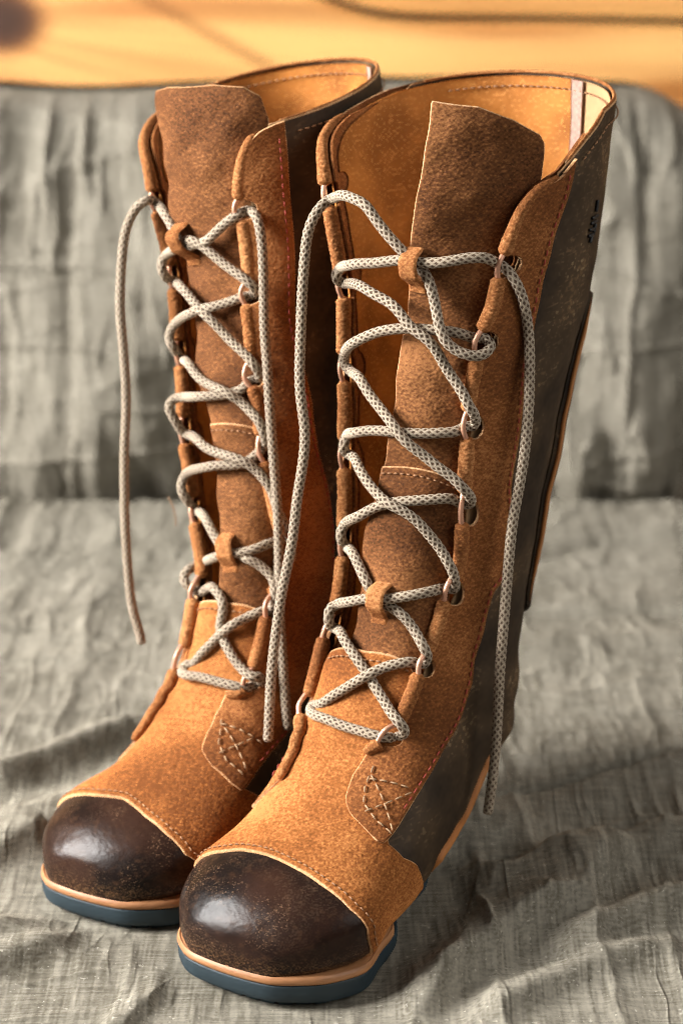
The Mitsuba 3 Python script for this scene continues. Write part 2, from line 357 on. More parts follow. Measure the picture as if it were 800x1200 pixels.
    # --- tongue: a long upper piece and a shorter lower one that overlaps it
    tL, tw, tt = curve(cfg['tongueL']), cfg['tongue_w'], np.array(cfg['tongue_top'])
    def edge_top(u): return np.interp(u, tt[:, 0], tt[:, 1])
    def right(s): return tL(s) + np.interp(s, *np.array(tw).T)
    def f(a, b):
        s = .585 + (1.06 - .585) * a; u = tL(s) + (right(s) - tL(s)) * b
        top = edge_top(u); s = .585 + (top - .585) * a
        return s, tL(s) + (right(s) - tL(s)) * b
    m, uv = panel(tg, f, 130, 70, -.0010, .0020, (.005, .012)); add(part('tongue'), m, 'suede_tongue_edged', uv=uv)
    def f(a, b): s = .36 + (.612 + .006 * np.sin(b * 3) - .36) * a; u = tL(s) + (right(s) - tL(s)) * b; return s, u
    m, uv = panel(tg, f, 90, 70, .0007, .0018, (.008, .012)); add(part('lower_tongue'), m, 'suede_tongue_edged', uv=uv)
    b = np.linspace(.02, .98, 120); s = .612 + .006 * np.sin(b * 3) - .008; c, n = tg.at(s, tL(s) + (right(s) - tL(s)) * b, .0026); st2 += dashes(c, .0020, .0012, .0004, n)
    add(part('brown_stitching'), join(st2), 'thread_brown', kind='stuff')
    add(part('cream_stitching'), join(stitches_cream), 'thread_cream', kind='stuff')
    # --- leather keepers on the tongue that hold the laces
    lace_pts = resample(cfg['lace'], .002)
    for (s0, s1, u0) in cfg['keepers']:
        c0, n0 = tg.at((s0 + s1) / 2, u0)[0], tg.at((s0 + s1) / 2, u0 * .3)[1]; q = lace_pts - c0; hgt = q @ n0; lat = np.linalg.norm(q - hgt[:, None] * n0, axis=1)
        lift = hgt[(lat < .009) & (hgt > -.002) & (hgt < .03)].max() + .0036
        s = np.linspace(s0, s1, 40); w = PchipInterpolator([0, .05, .16, .30, .55, .72, .86, 1], [0, .25, .86, 1, .95, .45, .04, 0])(np.linspace(0, 1, 40)); w = w * (lift - .0016) + .0016
        band = []
        for du in np.linspace(-.5, .5, 12):
            c, n = tg.at(s, u0 + 0 * s, 0.0)[0], tg.at(s, u0 * .3 + 0 * s)[1]; t = unit(np.gradient(c, axis=0)); lat = np.cross(t, n)
            band.append(c + n * w[:, None] + lat * (du * .0096))
        band = np.array(band); nn = np.cross(np.gradient(band, axis=0), np.gradient(band, axis=1)); nn = unit(nn)
        if (nn * n[None]).sum() < 0: nn = -nn
        edge_ = np.sqrt(np.clip(1 - np.linspace(-1, 1, 12) ** 6, 0, 1))[:, None, None]; a_, b_ = band + nn * .0010 * edge_, band - nn * .0008 * edge_
        q = np.concatenate([a_, b_[::-1], a_[:1]]); add(part('lace_keeper'), (q.reshape(-1, 3), grid_faces(25, 40)), 'suede_roll')
    # --- back strip with its raw orange edge, and the small dark marks pressed into the shaft
    h0, h1, hu = cfg['heel_strip']
    def f(a, b): s = h0 + (h1 - h0) * a; return s, np.interp(s, *np.array(hu).T) + .55 * b
    m, uv = panel(sf, f, 120, 16, .0016, lambda a, b: .0020 + .0026 * (1 - b) * np.sin(np.pi * np.clip(a, 0, 1)) ** .8, (.006, .02)); kh = part('heel_strip'); add(kh, m, 'dark_leather', uv=uv)
    s = np.linspace(h0 + .004, h1 - .004, 160); c, n = sf.at(s, np.interp(s, *np.array(hu).T) - .004, .0030 + .0016 * np.sin(np.pi * (s - h0) / (h1 - h0)) ** .8)
    add(kh + '__raw_edge', tube(c, .0011 * np.clip(np.minimum(s - s[0], s[-1] - s) / .03, .1, 1), 8)[:2], 'orange_edge')
    if cfg['rand']:
        q = np.array(cfg['rand']); k = np.linspace(0, len(q) - 1, 90); s, u = (PchipInterpolator(np.arange(len(q)), q[:, i])(k) for i in (0, 1))
        c, n = sf.at(s, u, .0006); add(part('heel_rand'), tube(c, .0026 * np.clip(np.minimum(k, len(q) - 1 - k) * 1.6, .15, 1), 12)[:2], 'orange_edge')
    if cfg.get('mark'):
        marks = []
        for (s0, u0, s1, u1) in cfg['mark']:
            k = np.linspace(0, 1, 8); c, n = sf.at(s0 + (s1 - s0) * k, u0 + (u1 - u0) * k, .0016); marks.append(tube(c, .0008, 6)[:2])
        add(part('pressed_mark'), join(marks), 'black_print')
    # --- sole: outline from the loft's widest points
    from shapely.geometry import Polygon
    pg = sole_outline(sf, st)
    zt = PchipInterpolator([-.02, .0, .05, .085, .12, .155, .185, .215, .26], [.0268, .0266, .0252, .0250, .030, .041, .054, .068, .078])
    def ring(poly, n=260):
        e = poly.exterior; l = np.linspace(0, e.length, n, endpoint=False)
        q = np.array([e.interpolate(t).coords[0] for t in l]); return q
    def solid(profile, taper=None):
        """profile: [(outset, z(d) function)], bottom to top, lofted and capped"""
        rows = []
        for o_, zf in profile:
            q = ring(pg.buffer(o_)); q = np.roll(q, -np.argmin(q[:, 1]), axis=0)
            if taper is not None:
                q0 = ring(pg.buffer(-.003)); q0 = np.roll(q0, -np.argmin(q0[:, 1]), axis=0); k = taper(q[:, 1])[:, None]; q = q0 + (q - q0) * k
            rows.append(np.c_[q, zf(q[:, 1])])
        rows = np.array(rows); V = np.vstack([rows.reshape(-1, 3), rows[0].mean(0), rows[-1].mean(0)]); n = rows.shape[1]
        F = grid_faces(len(rows), n, True); k = np.arange(n); o_ = (len(rows) - 1) * n
        F = np.vstack([F, np.stack([(k + 1) % n, k, np.full(n, len(rows) * n)], -1), np.stack([o_ + k, o_ + (k + 1) % n, np.full(n, len(rows) * n + 1)], -1)])
        return sf.world(V), F
    spring = lambda d: .0030 * np.clip(1 - d / .05, 0, 1) ** 2
    taper = lambda d: np.clip((.10 - d) / .02, 0, 1)      # towards the wedge the welt dies away
    band = lambda d: np.minimum(.0205 + .4 * spring(d), zt(d) - .0050)
    solekey = part('outsole')
    add(solekey, solid([(.0005, lambda d: SEAT + .0014 + spring(d)), (.0012, lambda d: SEAT + .0021 + spring(d)), (.0020, lambda d: SEAT + .0045 + spring(d)), (.0024, lambda d: band(d) - .0008), (.0018, band)]), 'teal_rubber', smooth=40)
    add(part('wedge'), solid([(.0008, lambda d: band(d) - .0002), (.0008, lambda d: np.maximum(band(d) + .0002, zt(d) - .0056)), (.0003, lambda d: np.maximum(band(d) + .0004, zt(d) - .0050))]), 'dark_leather', smooth=40)
    wl = solid([(.0008, lambda d: zt(d) - .0050), (.0020, lambda d: zt(d) - .0047), (.0026, lambda d: zt(d) - .0034), (.0023, lambda d: zt(d) - .0018), (.0014, lambda d: zt(d) - .0010), (.0008, lambda d: zt(d) - .0016), (.0002, lambda d: zt(d) - .0010), (-.004, lambda d: zt(d) - .0004)], taper)
    add(part('welt'), wl, 'welt_leather', smooth=50)
    q = ring(pg.buffer(-.0035), 600); nq = 44
    for i in range(nq):
        j = int(i * 600 / nq); p0 = q[j]; t = unit(q[(j + 3) % 600] - q[j - 3]); nrm = np.array([t[1], -t[0]])
        if (nrm * (np.array([pg.centroid.x, pg.centroid.y]) - p0)).sum() < 0: nrm = -nrm
        h = spring(p0[1]) + SEAT; w0, w1 = .0042, .0030
        V = []
        for z, ww, ins in ((h - .002, w1, .001), (h + .0035, w0, .0002)):
            for a_, b_ in ((-ww, ins), (ww, ins), (ww, .016), (-ww, .016)):
                V.append([*(p0 + t * a_ + nrm * b_), z])
        F = [[0, 2, 1], [0, 3, 2], [4, 5, 6], [4, 6, 7]] + [x for k in range(4) for x in ([k, (k + 1) % 4, 4 + (k + 1) % 4], [k, 4 + (k + 1) % 4, 4 + k])]
        scene[nth(solekey + '__tread_lug')] = mikit.ply((sf.world(np.array(V)), np.array(F)), 'teal_rubber', smooth=False)
    # --- the lace
    c = resample(cfg['lace'], .00045)
    def wob(i, th):
        l = i[:, None] * .00045; y = th[None] / (2 * np.pi)
        a_, b_ = np.abs(np.sin(np.pi * (5 * y + l / .0036))), np.abs(np.sin(np.pi * (5 * y - l / .0036)))
        return 1.03 - .11 * np.clip((np.minimum(a_, b_) - .35) / .4, 0, 1)
    v, ff, uv = tube(c, .0024, 30, wob=wob); kl = part('shoelace'); add(kl, (v, ff), 'lace_braid', uv=uv)
    n = int(.021 / .00045)
    for q in (c[:n][::-1], c[-n:]):
        t = unit(q[-1] - q[-2]); q = np.vstack([q, q[-1] + t * .0006]); r = np.full(len(q), .0020); r[:6] = np.linspace(.0026, .0020, 6)
        v, ff, uv = tube(q, r, 16); add(nth(kl + '__aglet'), (v, ff), 'plastic_tip', uv=uv)
    return sf

# ------------------------------------------------------------------ blanket on the seat, back cushion, timber wall
def seg_field(x, y, pts):
    """signed distance to an open polyline (positive on its left) and the position 0..1 along it"""
    pts = np.asarray(pts, float); best = np.full(x.shape, 9.0); sd = np.zeros_like(x); tt = np.zeros_like(x)
    l = np.r_[0, np.cumsum(np.linalg.norm(np.diff(pts, axis=0), axis=1))]
    for i in range(len(pts) - 1):
        a, d = pts[i], pts[i + 1] - pts[i]; L2 = d @ d
        t = np.clip(((x - a[0]) * d[0] + (y - a[1]) * d[1]) / L2, 0, 1)
        dx, dy = x - a[0] - t * d[0], y - a[1] - t * d[1]; q = np.hypot(dx, dy)
        m = q < best; best = np.where(m, q, best); sd = np.where(m, np.sign(d[0] * dy - d[1] * dx) * q, sd); tt = np.where(m, (l[i] + t * np.sqrt(L2)) / l[-1], tt)
    return sd, tt
FOLDS = [  # points on the seat (x, y), height, width on the left of the line, width on the right, kind
    ([(-.25, 1.12), (-.189, 1.135), (-.164, 1.159), (-.142, 1.184), (-.125, 1.206), (-.10, 1.216)], .017, .020, .011, 0),
    ([(.05, 1.106), (.074, 1.112), (.113, 1.129), (.153, 1.153), (.196, 1.18), (.26, 1.21)], -.012, .008, .006, 0),
    ([(.05, 1.090), (.074, 1.096), (.113, 1.113), (.153, 1.137), (.196, 1.164), (.26, 1.19)], .010, .008, .030, 0),
    ([(.03, .88), (.047, .912), (.084, .958), (.114, .983), (.128, 1.013), (.144, 1.051)], .017, .024, .008, 0),
    ([(.055, 1.02), (.069, 1.021), (.085, 1.013), (.108, 1.03), (.133, 1.045), (.16, 1.063), (.19, 1.08)], .013, .010, .026, 0),
    ([(.10, .93), (.122, .954), (.144, .972), (.166, .983), (.20, 1.0)], .013, .018, .009, 0),
    ([(.06, .87), (.085, .90), (.12, .925), (.16, .945)], .009, .014, .008, 0),
    ([(-.20, .93), (-.163, .958), (-.14, .972), (-.117, .993)], .010, .020, .008, 0),
    ([(-.20, .90), (-.158, .929), (-.137, .946), (-.119, .969), (-.11, .985)], .009, .020, .008, 0),
    ([(-.20, 1.02), (-.170, 1.045), (-.150, 1.06)], .008, .014, .008, 0),
    ([(-.026, .905), (-.018, .916), (-.012, .922)], .008, .008, .005, 0),
    ([(-.10, .86), (-.085, .90), (-.082, .93)], .006, .010, .005, 0),
    ([(-.40, 1.36), (-.226, 1.388), (-.171, 1.401)], -.008, .005, .005, 0),
    ([(-.42, 1.29), (-.26, 1.297), (-.20, 1.302)], -.007, .004, .004, 0),
    ([(.07, 1.435), (.14, 1.44), (.234, 1.44), (.40, 1.44)], -.011, .006, .007, 0),
    ([(.09, 1.53), (.153, 1.587), (.20, 1.62), (.262, 1.631), (.36, 1.64)], -.013, .012, .012, 0),
    ([(.08, 1.34), (.16, 1.36), (.28, 1.36)], .012, .03, .03, 0),

]
def ridged(p, seed):
    return 1 - np.abs(2 * meshkit.noise(p, seed) - 1)
def crinkle(x, y, seed=0, lump=1.0):
    """the puckers of a crinkled double gauze: thin sharp creases running one way, kinked and broken, over soft puffs"""
    f2 = lambda a, b, c: np.stack([a, b, 0 * x + c], -1)
    w = .016 * (meshkit.fbm(f2(x * 14, y * 9, 0), 3, 11 + seed) - .5) + .004 * (meshkit.noise(f2(x * 60, y * 45, 0), 12 + seed) - .5)
    m = np.clip(meshkit.fbm(f2(x * 13, y * 9, 1), 2, 25 + seed) * 2.6 - .7, 0, 1)
    m2 = np.clip(meshkit.fbm(f2(x * 30, y * 22, 2), 2, 26 + seed) * 3 - 1.0, 0, 1)
    a = ridged(f2((x + w) * 36, y * 4.2, 0), 21 + seed) ** 7
    b = ridged(f2((x + w) * 75, y * 8, 3), 22 + seed) ** 6
    e = ridged(f2((x + .6 * w) * 170, y * 19, 7), 28 + seed) ** 3
    c = meshkit.fbm(f2(x * 20, y * 17, 0), 3, 23 + seed) - .5
    d = ridged(f2(x * 10 + y * 4, y * 30 - x * 7, 5), 24 + seed) ** 9
    return .0030 * a * m + .0020 * b * m2 + .0004 * e * m2 + lump * (.0060 * c + .0014 * d * (1 - .7 * m))
def seat_height(x, y):
    far = np.clip((y - 1.15) / .2, 0, 1)
    h = crinkle(x, y) + far * (.0042 * meshkit.noise(np.stack([x * 52, y * 8, 0 * x], -1), 81) + .0030 * ridged(np.stack([x * 9 + 4, y * 26, 0 * x], -1), 82) ** 8) + .016 * (meshkit.fbm(np.stack([x * 5, y * 5, 0 * x], -1), 2, 31) - .5) * np.clip((y - 1.05) / .3, .25, 1)
    for pts, amp, wl, wr, kind in FOLDS:
        sd, t = seg_field(x, y, pts)
        wig = .35 * (meshkit.fbm(np.stack([x * 30, y * 30, 0 * x], -1), 2, 41) - .5)
        k = np.clip(np.minimum(t, 1 - t) * 6, 0, 1) ** .7 * (1 + 1.2 * wig); s2 = sd * (1 + .5 * wig)
        h = h + amp * k * np.exp(-np.where(s2 > 0, s2 / wl, s2 / wr) ** 2)
    h = h - .030 * np.exp(-((y - 1.80) / .05) ** 2) * (y < 1.80) - .03 * (y >= 1.80)     # a dip where the cushion meets the seat
    return h + SEAT
def seat_sheet():
    yy = np.concatenate([np.linspace(.70, 1.18, 520, endpoint=False), np.linspace(1.18, 1.84, 330), np.linspace(1.86, 2.24, 12)])
    ax = np.linspace(-1, 1, 760); xx = np.sign(ax) * (.62 * np.abs(ax) + .5 * np.abs(ax) ** 3)
    x, y = np.meshgrid(xx * .62, yy)
    x = x * (.62 + .38 * (y / 1.2))
    h = seat_height(x, y)
    for S in SOLES:       # pressed flat under the soles
        d = S(x, y)
        h = h + .016 * np.exp(-((d - .045) / .03) ** 2) * np.clip((y - 1.02) / .06, 0, 1)      # the soft seat swells round the heel
        h = np.where(d < .03, h * np.clip(d / .03, 0, 1) + np.minimum(h, SEAT - .0006) * (1 - np.clip(d / .03, 0, 1)), h)
    return np.stack([x, y, h], -1), x.shape
def sole_distance(sf, st):
    import shapely
    pg = sole_outline(sf, st); q = np.array(pg.exterior.coords)
    w = sf.world(np.c_[q, 0 * q[:, 0]])[:, :2]; pg = shapely.Polygon(w).buffer(.004)
    return lambda x, y: shapely.distance(pg, shapely.points(x, y))
def cloth_col(p, n, uv):
    big = fbm(p.x * 14, p.y * 14, p.z * 14, 3)
    warp = noise(p.x * 900, p.y * 70, p.z * 70); weft = noise(p.x * 70 + 5, p.y * 900, p.z * 900)
    slub = noise(p.x * 330, p.y * 30, p.z * 30 + 2); speck = noise(p.x * 1100, p.y * 1100, p.z * 1100)
    t = 0.22 * big + 0.26 * warp + 0.22 * weft + 0.18 * slub + 0.12 * speck
    c = mix((.088, .078, .058), (.270, .247, .200), smoothstep(0.22, 0.78, t))
    fleck = smoothstep(0.84, 0.94, noise(p.x * 620 + 7, p.y * 620, p.z * 620))
    return mix(c, (.44, .41, .35), 0.55 * fleck)
def cloth_bump(p, n, uv):
    w = 0.014 * fbm(p.x * 30, p.y * 24, p.z * 24, 2)
    pl = 1 - dr.abs(2 * noise((p.x + w) * 95, p.y * 9, p.z * 9) - 1)
    pl = dr.square(dr.square(pl)); pl = pl * pl
    m = smoothstep(0.40, 0.62, fbm(p.x * 26, p.y * 20, p.z * 20, 2))
    return 0.0012 * pl * m + 0.0005 * fbm(p.x * 260, p.y * 120, p.z * 120, 2) + 0.0003 * noise(p.x * 1000, p.y * 1000, p.z * 1000)
scene['gauze'] = P_(mikit.proc(cloth_col), 0.92, cloth_bump, 0.8, 4e-4, specular=0.1, sheen=0.3)
def build_setting():
    P, sh = seat_sheet()
    add('blanket', (P.reshape(-1, 3), grid_faces(*sh)), 'gauze', label='crinkled grey-olive gauze blanket spread over the seat under both boots', category='blanket')
    # back cushion in the same cloth
    zz = np.linspace(-.03, .326, 330); xx = np.linspace(-.62, .335, 560)
    x, z = np.meshgrid(xx, zz)
    ex = np.clip((np.abs(x + .1425) - (.4775 - .10)) / .10, 0, 1); ez = np.clip((np.abs(z - .148) - (.178 - .105)) / .105, 0, 1)
    r = np.clip(ex ** 2 + ez ** 2, 0, 1)
    prof = np.sqrt(1 - r * .9999)
    k = .62 + .38 * prof
    xs = -.1425 + (x + .1425) * 1.0; 
    puck = crinkle(x * 1.0, z * 1.1 + 3, 50, .5) * 2.9 + .036 * (meshkit.fbm(np.stack([x * 9, z * 4.5, 0 * x], -1), 3, 61) - .5) * (1 + 1.6 * np.clip((.17 - z) / .16, 0, 1))
    wv = .02 * (meshkit.fbm(np.stack([x * 8, z * 8, 0 * x], -1), 2, 71) - .5)
    puck += .0095 * meshkit.noise(np.stack([(x + wv) * 46, z * 7, 0 * x], -1), 72) + .0055 * meshkit.noise(np.stack([(x + wv) * 95, z * 13, 0 * x], -1), 73) + .004 * ridged(np.stack([x * 7, z * 34, 0 * x + 2], -1), 74) ** 8
    puck += .020 * ridged(np.stack([x * 13 + z * 3, z * 3.2, 0 * x], -1), 63) ** 3 * np.clip((.22 - z) / .15, 0, 1)
    y = 1.878 - .115 * prof ** .8 + .10 * (z - .0) - puck * np.clip(prof * 2, 0, 1) 
    z = z + (.020 * (meshkit.fbm(np.stack([x * 4.5 + 2, 0 * x, 0 * x], -1), 3, 91) - .5) - .010 * np.clip((np.abs(x + .1) - .25) / .2, 0, 1) ** 2) * np.clip(z / .32, 0, 1) ** 2
    F = grid_faces(*x.shape); front = np.stack([x, y, z], -1).reshape(-1, 3)
    yb = 1.898 + .09 * prof + .10 * z; backv = np.stack([x, yb, z], -1).reshape(-1, 3)[:, :]
    keep = (r.reshape(-1) < .9995); fk = keep[F].all(1)
    add('cushion', join([(front, F[fk]), (backv, F[fk][:, ::-1])]), 'gauze', label='plump grey-olive gauze back cushion standing behind the boots against the timber wall', category='cushion')
    # timber wall: big rounded boards with an open joint, a knot at the left
    labels['timber_wall'] = {'label': 'blurred golden pine wall of wide rounded boards behind the cushion', 'category': 'wall'}
    def board(z0, z1, y0, bow, warp):
        zz = np.linspace(0, 1, 60); xx = np.linspace(-1.6, 1.6, 240); x, t = np.meshgrid(xx, zz)
        lo, hi = z0 + warp[0](x), z1 + warp[1](x)
        z = lo + (hi - lo) * t; y = y0 - bow * (1 - (2 * t - 1) ** 6) ** .5
        V = np.stack([x, y, z], -1).reshape(-1, 3); B = V.copy(); B[:, 1] = y0 + .05
        return join([(V, grid_faces(60, 240)), (B, grid_faces(60, 240)[:, ::-1])])
    joint = lambda x: WALL_Z + .42 * np.clip(.5 * (.04 - x + np.sqrt((.04 - x) ** 2 + .0012)), 0, .25) + .003 * np.sin(x * 9)
    for lo, hi, a, b in ((-.2, .17, 0, 0), (.174, 0, 0, 1), (.007, .80, 1, 0)):
        w = (joint if a else (lambda x: 0 * x), joint if b else (lambda x: 0 * x))
        add(nth('timber_wall__board'), board(lo, hi, 2.26, .012, w), 'pine')
    add('timber_wall__backing', join([((lambda V: V)(np.array([[-1.6, 2.275, -.2], [1.6, 2.275, -.2], [1.6, 2.275, .9], [-1.6, 2.275, .9]])), np.array([[0, 1, 2], [0, 2, 3]]))]), 'dark_joint', smooth=False)
scene['dark_joint'] = P_((.035, .016, .006), 0.9)
def pine_col(p, n, uv):
    # boards sawn along x; growth rings round an axis just behind the face, bent round a knot
    dx, dz = p.x - KNOT[0], p.z - KNOT[1]
    kd = dr.sqrt(dx * dx * 0.55 + dz * dz)
    bend = 0.10 * dr.exp(-kd * 9.0)
    zz = p.z + bend * dz / (kd + 0.02) + 0.030 * (fbm(p.x * 2.2, p.z * 2.0, 0.0, 3) - 0.5) + p.x * 0.10 * dr.exp(-dr.square((p.x + .12) * 3.0))
    g = fbm(p.x * 1.6, zz * 42, 1.0, 3) * 0.75 + 0.25 * fbm(p.x * 4, zz * 190, 3.0, 2)
    c = mix((.42, .165, .042), (.74, .385, .125), smoothstep(0.25, 0.7, g))
    c = mix(c, (.84, .50, .17), 0.5 * smoothstep(0.5, 0.8, fbm(p.x * 3, p.z * 9, 5.0, 2)))
    c = mix(c, (.34, .12, .022), 0.75 * smoothstep(0.60, 0.72, fbm(p.x * 2.5 + 4, zz * 14, 2.0, 2)))
    crack = dr.exp(-dr.square((p.z - CRACK[0] + (p.x - CRACK[1]) * CRACK[2]) / 0.0075)) * smoothstep(-.34, -.2, p.x) * smoothstep(.06, -.06, p.x)
    c = mix(c, (.22, .075, .015), 0.6 * crack)
    ring = 0.5 + 0.5 * dr.sin(kd * 260)
    knot = smoothstep(0.045, 0.022, kd)
    c = mix(c, mix((.045, .016, .006), (.24, .085, .020), smoothstep(0.008, 0.045, kd) * (0.6 + 0.4 * ring)), knot)
    return c
scene['pine'] = P_(mikit.proc(pine_col), 0.55, specular=0.35)

# ------------------------------------------------------------------ the two boots: measured points
STATIONS_A = [(0.0,0.0068,0.0255,0.0068,0.0235,0.001,-0.003,0.0),(0.02,0.0085,0.0385,0.0085,0.0228,0.019,-0.003,0.0),(0.05,0.016,0.0495,0.016,0.0228,0.0325,-0.0028,0.0),(0.09,0.027,0.0575,0.027,0.0228,0.042,-0.0015,0.0),(0.14,0.045,0.0655,0.045,0.0228,0.0485,0.0008,0.0),(0.2,0.065,0.076,0.065,0.023,0.045,0.0027,0.0),(0.26,0.084,0.093,0.089,0.025,0.0427,0.0051,0.0),(0.32,0.099,0.115,0.12,0.03,0.04,0.0052,0.0),(0.38,0.108,0.138,0.155,0.042,0.0375,0.0043,0.0),(0.43,0.113,0.158,0.185,0.055,0.0365,0.0028,0.0),(0.48,0.117,0.179,0.212,0.07,0.0365,0.003,0.0),(0.54,0.121,0.203,0.219,0.12,0.0375,0.003,0.0),(0.6,0.124,0.228,0.223,0.17,0.04,0.004,0.0),(0.67,0.127,0.256,0.235,0.225,0.0445,0.004,0.0),(0.74,0.129,0.284,0.25,0.272,0.0495,0.004,0.0),(0.82,0.13,0.314,0.264,0.32,0.055,0.004,0.0),(0.91,0.127,0.345,0.268,0.362,0.0605,0.003,0.0),(1.0,0.121,0.374,0.268,0.402,0.0655,0.003,0.0)]
STATIONS_B = [(0.0,0.0068,0.0255,0.0068,0.0235,0.001,-0.002,0.0),(0.02,0.0085,0.0385,0.0085,0.0228,0.0186,-0.0016,0.0),(0.05,0.016,0.0495,0.016,0.0228,0.0314,-0.0007,0.0),(0.09,0.027,0.0575,0.027,0.0228,0.0401,0.0009,0.0),(0.14,0.045,0.0655,0.045,0.0228,0.0455,0.0038,0.0),(0.2,0.065,0.076,0.065,0.023,0.04,0.0097,0.0),(0.26,0.084,0.093,0.089,0.025,0.0372,0.0131,0.0),(0.32,0.099,0.115,0.12,0.03,0.034,0.0142,0.0),(0.38,0.108,0.138,0.155,0.042,0.0326,0.0138,0.0),(0.43,0.113,0.158,0.185,0.055,0.0325,0.0128,0.0),(0.48,0.117,0.179,0.212,0.07,0.0346,0.0087,0.0),(0.54,0.121,0.203,0.219,0.12,0.0369,0.0038,0.0),(0.6,0.124,0.228,0.223,0.17,0.04,0.0,0.0),(0.67,0.127,0.256,0.235,0.225,0.0441,-0.0021,0.0),(0.74,0.129,0.284,0.2479,0.272,0.0481,-0.0047,0.008),(0.82,0.13,0.314,0.2576,0.32,0.0516,-0.0081,0.024),(0.91,0.127,0.345,0.2568,0.362,0.0546,-0.0126,0.058),(1.0,0.121,0.374,0.252,0.402,0.057,-0.016,0.1)]
